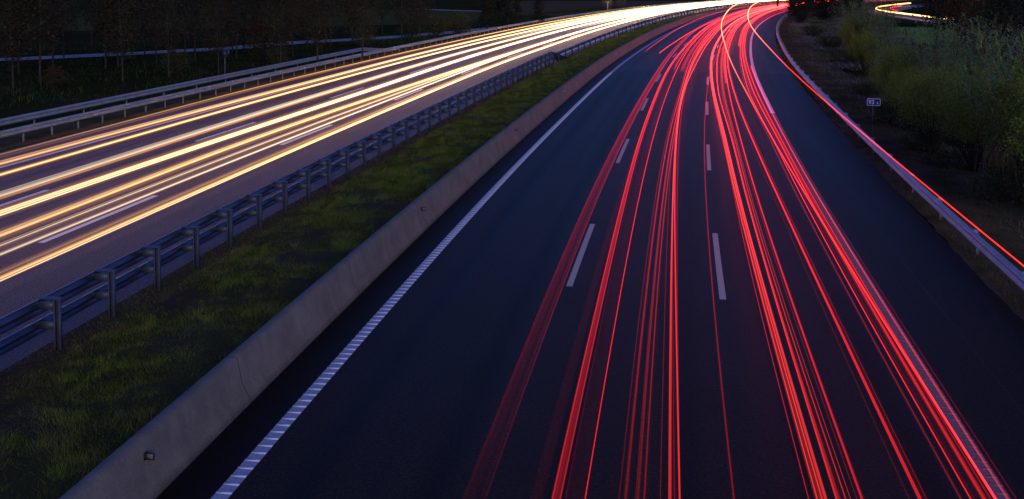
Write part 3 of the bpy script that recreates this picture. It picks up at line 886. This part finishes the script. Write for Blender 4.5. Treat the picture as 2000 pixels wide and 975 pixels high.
for (n_, s0, s1, o0, o1, hs, ws) in ((26000, 8, 60, 6.45, 8.9, .10, .011), (16000, 50, 170, 6.45, 8.8, .13, .028), (2500, 8, 60, 6.5, 6.95, .22, .010), (6000, 8, 60, 6.34, 6.75, .05, .010), (5000, 50, 170, 6.3, 6.7, .08, .025)):
    s, o, xy = scatter_so(n_, s0, s1, o0, o1)
    keep = value_noise(xy, .8, 21) > .38; xy = xy[keep]; nn = len(xy)
    blades(gb, np.concatenate([xy, np.full((nn, 1), .02)], 1), hs * rng.uniform(.4, 1.5, nn), ws * rng.uniform(.7, 1.4, nn), rng.uniform(.3, 1.5, nn), 2)
tag(gb.build('dry_verge_grass', M['grass_verge']), kind='stuff', label='dry brown grass under and behind the right guardrail')
gb = MB()
for (n_, s0, s1, o0, o1, hs, ws) in ((30000, 18, 70, 8.4, 16, .30, .02), (45000, 60, 190, 8.2, 22, .42, .045)):
    s, o, xy = scatter_so(n_, s0, s1, o0, o1)
    keep = value_noise(xy, 2.2, 31) > .30; xy = xy[keep]; nn = len(xy)
    cl = value_noise(xy, 1.4, 33)
    blades(gb, np.concatenate([xy, np.full((nn, 1), -.06)], 1), hs * rng.uniform(.3, 1.3, nn) * (.4 + 1.1 * cl), ws * rng.uniform(.7, 1.4, nn), rng.uniform(.4, 1.5, nn), 2,
           azim=rng.normal(2.6, .8, nn))
tag(gb.build('rough_grass', M['grass_dark']), kind='stuff', label='dark rough grass on the bank between verge and reeds')
gb = MB()
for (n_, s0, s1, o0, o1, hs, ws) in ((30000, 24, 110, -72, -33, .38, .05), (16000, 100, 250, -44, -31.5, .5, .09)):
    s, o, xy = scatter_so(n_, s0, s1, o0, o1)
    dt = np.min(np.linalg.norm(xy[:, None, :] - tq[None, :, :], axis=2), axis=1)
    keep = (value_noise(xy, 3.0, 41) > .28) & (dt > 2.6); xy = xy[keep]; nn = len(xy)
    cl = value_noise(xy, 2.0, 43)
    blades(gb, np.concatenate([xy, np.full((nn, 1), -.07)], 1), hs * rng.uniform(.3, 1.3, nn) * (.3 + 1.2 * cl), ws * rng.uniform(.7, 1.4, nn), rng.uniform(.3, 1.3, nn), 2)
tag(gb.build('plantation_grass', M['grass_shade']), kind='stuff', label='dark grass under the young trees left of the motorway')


def leaf_cloud(bm, centres, per, spread, size, flat=.5, mi=0):
    """leaf-sized quads around clump centres"""
    n_ = len(centres) * per
    c = np.repeat(np.asarray(centres, float), per, 0) + rng.normal(0, 1, (n_, 3)) * spread
    u = rng.normal(0, 1, (n_, 3)); u[:, 2] *= flat; u /= np.linalg.norm(u, axis=1)[:, None]
    r = rng.normal(0, 1, (n_, 3)); v = np.cross(u, r); v /= np.linalg.norm(v, axis=1)[:, None]
    sz = size * rng.uniform(.6, 1.4, n_)
    u = u * sz[:, None] * .5; v = v * sz[:, None] * .32
    q = np.stack([c - u, c + v * .9, c + u, c - v * .9], 1).reshape(-1, 3)
    i = np.arange(n_)[:, None] * 4
    at = np.repeat(np.clip(np.repeat(rng.uniform(0, 1, len(centres)), per) * .6 + rng.uniform(0, .4, n_), 0, 1), 4)
    bm.add(q, i + np.arange(4)[None, :], att=at, mi=mi)


def make_poplar(seed, height, crown_r, z_low, nclump, per, leaf, mat, bark, taper=1.0):
    global rng
    rng = np.random.default_rng(seed)
    root = empty('poplar_tree')
    tb = MB()
    n_ = 9
    zz = np.linspace(-.2, height * .95, n_)
    wob = np.cumsum(rng.normal(0, .035, (n_, 2)), 0)
    pts = np.concatenate([wob, zz[:, None]], 1)
    tb.tube(pts, np.linspace(.085, .012, n_) * (height / 9) ** .5, 7)
    cent = []
    for k in range(nclump):
        t = rng.uniform(0, 1) ** .9
        z = z_low + (height - z_low) * t
        prof = math.sin(math.pi * min(1, (t * .85 + .14))) ** .7
        r = crown_r * prof * rng.uniform(.3, 1.1)
        a = rng.uniform(0, 2 * np.pi)
        tip = np.array([np.interp(z, zz, pts[:, 0]) + r * math.cos(a), np.interp(z, zz, pts[:, 1]) + r * math.sin(a), z])
        cent.append(tip)
        if k % 3 == 0:
            zb = max(z_low * .75, z - r * 1.3)
            b0 = np.array([np.interp(zb, zz, pts[:, 0]), np.interp(zb, zz, pts[:, 1]), zb])
            mid = (b0 + tip) / 2 + np.array([0, 0, -.1 * r])
            tb.tube([b0, mid, tip], [.022, .013, .004], 5)
    tb.build('trunk', M[bark], root)
    cb_ = MB(); leaf_cloud(cb_, cent, per, (.24, .24, .26), leaf)
    cb_.build('crown', M[mat], root)
    return root


def make_bush(seed, name, wx, wy, hz, nclump, per, leaf, mat, spread=.16, lift=0.0):
    global rng
    rng = np.random.default_rng(seed)
    root = empty(name)
    cent = []; sb = MB()
    for k in range(nclump):
        v = rng.normal(0, 1, 3); v /= np.linalg.norm(v); rr = rng.uniform(.35, 1) ** .5
        lump = 1 + .25 * math.sin(3 * math.atan2(v[1], v[0]) + seed) + .15 * rng.normal()
        p = np.array([v[0] * wx * rr * lump, v[1] * wy * rr * lump, hz * .5 + v[2] * hz * .5 * rr * (1 + .12 * rng.normal())])
        if p[2] < 0: p[2] = abs(p[2]) * .5
        p[2] = hz * lift + p[2] * (1 - lift)
        cent.append(p)
        if k % 6 == 0:
            sb.tube([(p[0] * .08, p[1] * .08, -.1), (p[0] * .5, p[1] * .5, p[2] * .45), tuple(p)], [.03, .018, .005], 5)
    sb.build('stems', M['bark_dark'], root)
    cb_ = MB(); leaf_cloud(cb_, cent, per, spread, leaf)
    cb_.build('foliage', M[mat], root)
    return root


def make_reeds(seed, nst, rad, hmin, hmax, plume=.08, lw=.055):
    global rng
    rng = np.random.default_rng(seed)
    root = empty('reed_clump')
    sb, lb = MB(), MB()
    for k in range(nst):
        a = rng.uniform(0, 2 * np.pi); r = rad * rng.uniform(0, 1) ** .5
        bx, by = r * math.cos(a), r * math.sin(a)
        h = rng.uniform(hmin, hmax); ln = rng.uniform(.05, .28) * (r / rad + .3); a2 = a + rng.normal(0, .6)
        t = np.linspace(0, 1, 6)
        pts = np.stack([bx + ln * h * t ** 2 * math.cos(a2), by + ln * h * t ** 2 * math.sin(a2), h * t * (1 - .06 * t)], 1)
        sb.tube(pts, np.linspace(.016, .005, 6), 4, att=rng.uniform())
        nl = int(h * 3.4)
        tl = np.linspace(.36, 1.0, nl) + rng.normal(0, .02, nl)
        base = np.stack([np.interp(tl, t, pts[:, i]) for i in range(3)], 1)
        az = (np.arange(nl) % 2) * np.pi + rng.uniform(0, 6.28) + rng.normal(0, .5, nl)
        L = rng.uniform(.45, .8, nl) * (1.15 - .4 * tl)
        n_ = nl; dv = np.stack([np.cos(az), np.sin(az), np.zeros(n_)], 1)
        sd = np.stack([-np.sin(az), np.cos(az), np.zeros(n_)], 1)
        droop = rng.uniform(.5, 1.3, n_)
        vs = []
        for q, wq in ((0, .7), (.3, 1.0), (.65, .8), (1, .04)):
            c = base + dv * (L * q * (1 - .18 * q * droop))[:, None] + np.array([0, 0, 1.]) * (L * (.85 * q - droop * 1.05 * q * q))[:, None]
            wv = sd * (lw * wq / 2 * np.ones(n_))[:, None]
            vs += [c - wv, c + wv]
        v = np.stack(vs, 1).reshape(-1, 3); i = np.arange(n_) * 8
        f = np.concatenate([np.stack([i + 2 * j, i + 2 * j + 1, i + 2 * j + 3, i + 2 * j + 2], 1) for j in range(3)])
        lb.add(v, f, att=np.repeat(np.clip(rng.uniform(0, 1) * .5 + rng.uniform(0, .5, n_), 0, 1), 8))
        if rng.uniform() < plume:
            tip = pts[-1]
            cc = [tip + np.array([.02 * q * math.cos(a2), .02 * q * math.sin(a2), .07 * q]) for q in range(6)]
            leaf_cloud(lb, cc, 10, (.035, .035, .05), .09, mi=1)
    sb.build('stems', M['reed_stem'], root)
    lb.build('leaves', [M['reed'], M['plume']], root)
    return root


def put(proto_list, used, k, loc, rz, sc, label, cat, group):
    i = k % len(proto_list)
    o = proto_list[i] if not used[i] else copy_tree(proto_list[i])
    used[i] = True
    o.location = loc; o.rotation_euler = (0, 0, rz); o.scale = (sc, sc, sc)
    return tag(o, label, cat, group)


lr = random.Random(5)
# --- young trees of the plantation on the left
pops = [make_poplar(100 + i, 9.5, 1.7, 2.3, 170, 26, .17, 'poplar', 'bark') for i in range(4)]
used = [False] * 4
rows = []
for row, (x0, x1, y0, y1, n_) in enumerate([(-38, -12.5, 63, 87, 9), (-43, -21, 71, 98, 11), (-50, -11, 80, 122, 14), (-68, -14, 96, 138, 16)]):
    for k in range(n_):
        t = (k + lr.uniform(-.28, .28)) / (n_ - 1)
        rows.append((row, k, x0 + (x1 - x0) * t + lr.uniform(-.7, .7), y0 + (y1 - y0) * t + lr.uniform(-1.2, 1.2)))
RN = ['row nearest the guardrails', 'second row behind the guardrails', 'third row before the pale track', 'row behind the pale track']
for q, (row, k, x, y) in enumerate(rows):
    sc = lr.uniform(.8, 1.12) * (1 if row < 3 else 1.1)
    lab = f'slim dark poplar, {ORD[k]} from left in the {RN[row]}'
    put(pops, used, q, (x, y, -.06), lr.uniform(0, 6.28), sc, lab, 'tree', 'young trees left of the motorway')
# --- shrubs on the left
sh = [make_bush(200 + i, 'shrub', 1.3, 1.3, 2.4, 90, 26, .13, ['shrub', 'rust', 'shrub'][i]) for i in range(3)]
us = [False] * 3
for k, (i, x, y, sc, lab) in enumerate([
        (1, -22.5, 92, 1.55, 'rust-brown bushy shrub standing among the plantation behind the double guardrail'),
        (0, -16.2, 110, 1.0, 'dark round shrub in front of the pale track above the guardrail terminal'),
        (0, -12.8, 126, 1.15, 'dark spiky shrub at the end of the pale track'),
        (2, -9.6, 128, 1.2, 'leafy dark shrub right of the track end, left of the conifers'),
        (0, -7.0, 132, 1.3, 'bushy dark shrub next to the conifers by the left guardrail'),
        (2, -26, 78, .8, 'low dark shrub behind the left guardrails below the poplars'),
        (0, -19.5, 84, .7, 'small dark shrub close behind the left guardrails under the poplars'),
        (1, -31, 68, .6, 'low brownish shrub below the poplars at far left')]):
    o = sh[i] if not us[i] else copy_tree(sh[i])
    us[i] = True
    o.location = (x, y, -.06); o.rotation_euler = (0, 0, lr.uniform(0, 6)); o.scale = (sc, sc, sc)
    tag(o, lab, 'shrub', 'shrubs left of the motorway')


# --- dark conifers
def make_conifer(seed, height, rad, mat='dark'):
    global rng
    rng = np.random.default_rng(seed)
    root = empty('conifer_tree')
    tb = MB(); tb.tube([(0, 0, -.2), (0.03, 0, height * .5), (0, .02, height * .95)], [.16, .1, .02], 7); tb.build('trunk', M['bark_dark'], root)
    cent = []
    for k in range(230):
        t = rng.uniform(0, 1) ** .8
        z = .5 + (height - .5) * t
        r = rad * (1 - t) ** .55 * (.75 + .25 * math.sin(t * 21)) * rng.uniform(.25, 1.08)
        a = rng.uniform(0, 2 * np.pi)
        cent.append((r * math.cos(a), r * math.sin(a), z))
    cb_ = MB(); leaf_cloud(cb_, cent, 24, (.22, .22, .2), .2, flat=1.0); cb_.build('crown', M[mat], root)
    return root


cons = [make_conifer(300, 9, 1.5), make_conifer(301, 11, 1.2)]
uc = [False, False]
for k, (x, y, sc, lab) in enumerate([
        (-3.6, 146, 1.1, 'leftmost dark conifer of the clump above the left carriageway'),
        (-1.9, 152, 1.15, 'tall dark conifer inside the clump above the left carriageway, second from left'),
        (-.6, 150, .95, 'dark conifer in the middle of the clump above the left carriageway'),
        (.7, 154, 1.0, 'narrow dark conifer right of the clump middle above the left carriageway'),
        (4.2, 160, .85, 'rightmost dark conifer standing apart above the left carriageway')]):
    put(cons, uc, k, (x, y, -.06), lr.uniform(0, 6), sc, lab, 'tree', 'dark conifers behind the left guardrail')

# --- reeds on the right bank
reeds = [make_reeds(400 + i, 46, 1.25, 3.2, 5.2) for i in range(4)] + [make_reeds(410, 40, 1.0, 3.6, 5.6, plume=.3, lw=.06)]
ur = [False] * 5
RS = []
for (s0, s1, o0, o1, n_, row) in ((22, 60, 11.2, 11.9, 11, 0), (24, 66, 13.4, 14.8, 9, 1), (62, 126, 13.2, 15.2, 12, 0), (70, 140, 17.0, 20.0, 9, 1), (34, 80, 17.0, 22.0, 7, 2)):
    for k in range(n_):
        t = (k + lr.uniform(-.3, .3)) / (n_ - 1)
        if row and s0 > 60 and s0 + (s1 - s0) * t < 110: continue         # the view opens onto the field here
        if row == 2 and t > .45: continue
        RS.append((s0 + (s1 - s0) * t, o0 + (o1 - o0) * t + lr.uniform(-.7, .7), row, lr.choice((.62, .8, .95, 1.05, 1.15)) * ((.62 if s0 + (s1 - s0) * t > 45 else .95) if row == 2 else .66 if 58 < s0 + (s1 - s0) * t < 86 else 1.0)))
RS.sort()
cnt = {}
RR = ['front', 'second', 'rear']
for q, (s_, o_, row, sc) in enumerate(RS):
    half = 'near' if s_ < 62 else 'distant'
    key = (row, half); cnt[key] = cnt.get(key, 0) + 1
    lab = f'{half} green reed clump on the right bank, {RR[row]} line, {ORD[min(cnt[key], 20) - 1]} counting from the viewer'
    x, y, z = P1(s_, o_, -.06)
    put(reeds, ur, q, (x, y, z), lr.uniform(0, 6.28), sc, lab, 'reeds', 'reed clumps on the right bank')
far_reed = copy_tree(reeds[4]); far_reed.location = P1(226, -38, -.06); far_reed.scale = (1.15,) * 3
tag(far_reed, 'yellowish reed clump beyond the far left guardrail beside the ploughed field', 'reeds', 'reed clumps beyond the left guardrail')
far_reed2 = copy_tree(reeds[1]); far_reed2.location = P1(243, -40, -.06); far_reed2.scale = (1.0,) * 3
tag(far_reed2, 'smaller green reed clump further along behind the far left guardrail', 'reeds', 'reed clumps beyond the left guardrail')

# --- soft yellow-green willow scrub at the foot of the reeds
wil = [make_bush(500 + i, 'willow_bush', 1.35, 1.35, 3.6, 230, 80, .062, 'willow', .16, lift=.3) for i in range(3)]
uw = [False] * 3
for k, (s_, o_, sc, lab) in enumerate([
        (23.5, 10.4, 1.25, 'leafy bright green bush at the right edge of the bank, before the reeds'),
        (28.0, 10.8, 1.25, 'tall yellow-green bush among the near reeds, nearest the viewer'),
        (32.5, 10.0, 1.1, 'yellow-green bush in front of the near reeds, right of the kilometre sign'),
        (36.5, 9.3, .98, 'yellow-green bush rising right behind the blue kilometre sign'),
        (43, 9.7, .85, 'yellow-green bush just beyond the blue kilometre sign'),
        (51, 10.4, 1.0, 'olive bush at the left end of the near reeds'),
        (92, 13.0, 1.0, 'distant olive bush halfway along the bank'),
        (74, 12.0, .9, 'low olive bush between the near and distant reeds')]):
    put(wil, uw, k, P1(s_, o_, -.06), lr.uniform(0, 6), sc, lab, 'bush', 'willow bushes on the right bank')

# --- low dark scrub on the bank
scr = [make_bush(520 + i, 'scrub', .9, .9, .9, 45, 26, .11, 'shrub', .14) for i in range(2)]
usc = [False] * 2
for k, (s_, o_, sc, lab) in enumerate([
        (27, 9.6, 1.1, 'low dark scrub under the reeds, nearest the guardrail end at right'), (33, 9.0, .8, 'low dark scrub below the nearest yellow-green bush'),
        (37, 9.1, 1.0, 'dark scrub patch just right of the kilometre sign pole'), (44.5, 8.9, 1.1, 'dark brownish scrub left of the kilometre sign'),
        (50, 9.6, .9, 'dark scrub behind the dry verge beyond the sign'), (58, 9.7, .9, 'dark scrub at the edge of the greyish grass bank'),
        (84, 11.5, 1.2, 'dark scrub below the distant reeds'), (104, 11.8, 1.4, 'large dark scrub below the far end of the reeds'),
        (128, 11.0, 1.5, 'distant dark scrub near the black bush')]):
    put(scr, usc, k, P1(s_, o_, -.06), lr.uniform(0, 6), sc, lab, 'scrub', 'low scrub on the right bank')

# --- black bushes closing the bend
bb = [make_bush(540 + i, 'dark_bush', 2.0, 2.0, 6.0, 170, 34, .24, 'dark', .3) for i in range(2)]
ub = [False] * 2
for k, (s_, o_, sc, lab) in enumerate([(166, 9.6, .86, 'big black bush at the bend where the red trails disappear'),
                                       (176, 13.5, .95, 'black bush just right of the big one at the bend'),
                                       (190, 18, 1.1, 'black bush further right behind the bend'),
                                       (196, 8.2, .9, 'black bush behind the big one where the road vanishes'),
                                       (222, 9.0, 1.0, 'black bush beside the vanishing road, fifth along the bend'),
                                       (246, 9.5, 1.2, 'black bush deep in the bend, second farthest'), (272, 9.5, 1.3, 'farthest black bush hiding the end of the road'),
                                       (236, 17, 1.3, 'black bush set back between the bend and the side road')]):
    put(bb, ub, k, P1(s_, o_, -.06), lr.uniform(0, 6), sc, lab, 'bush', 'black bushes at the bend')


# --- broad dark trees behind the reeds
def make_broadleaf(seed, height, rad, mat):
    global rng
    rng = np.random.default_rng(seed)
    root = empty('broadleaf_tree')
    tb = MB(); tb.tube([(0, 0, -.2), (.15, .05, height * .3), (.05, .2, height * .75)], [.24, .17, .04], 8)
    cent = []
    for k in range(240):
        v = rng.normal(0, 1, 3); v /= np.linalg.norm(v); rr = rng.uniform(.3, 1) ** .5 * (1 + .2 * math.sin(4 * v[0] + seed) + .12 * rng.normal())
        p = np.array([v[0] * rad * rr, v[1] * rad * rr, height * .56 + v[2] * height * .42 * rr])
        cent.append(p)
        if k % 8 == 0: tb.tube([(.1, .05, height * .3), tuple(p * np.array([.5, .5, .85])), tuple(p)], [.07, .04, .008], 5)
    tb.build('trunk', M['bark_dark'], root)
    cb_ = MB(); leaf_cloud(cb_, cent, 30, .34, .24); cb_.build('crown', M[mat], root)
    return root


brs = [make_broadleaf(600, 8.5, 3.0, 'shrub'), make_broadleaf(601, 9.5, 3.4, 'rust'), make_broadleaf(602, 9, 3.2, 'dark')]
ubr = [False] * 3
for k, (x, y, sc, lab) in enumerate([
        (36.5, 74, .95, 'dark broad tree behind the reeds at the right edge'), (40.5, 86, 1.0, 'brownish broad tree behind the reeds, second from the right edge'),
        (43.5, 98, 1.0, 'black-green broad tree behind the reeds, just right of the side road trails'), (50, 104, 1.0, 'dark broad tree filling the top right corner'),
        (55, 124, 1.05, 'brown broad tree overhanging the right end of the side road trails'), (64, 150, 1.1, 'black broad tree behind the right end of the side road'),
        (93, 196, 1.15, 'dark broad tree on the inside of the side road bend'), (103, 240, .9, 'yellowish tree above the upper end of the side road trails'),
        (112, 232, 1.2, 'dark broad tree far behind the side road at right'), (74, 252, 1.2, 'dark broad tree beyond the left end of the side road'),
        (62, 236, 1.3, 'dark tree between the black bushes and the side road'), (30.5, 60, .85, 'dark low tree directly behind the near reeds'),
        (86, 300, 1.2, 'farthest dark tree above the side road bend')]):
    put(brs, ubr, k, (x, y, -.06), lr.uniform(0, 6), sc, lab, 'tree', 'broad trees behind the reeds')
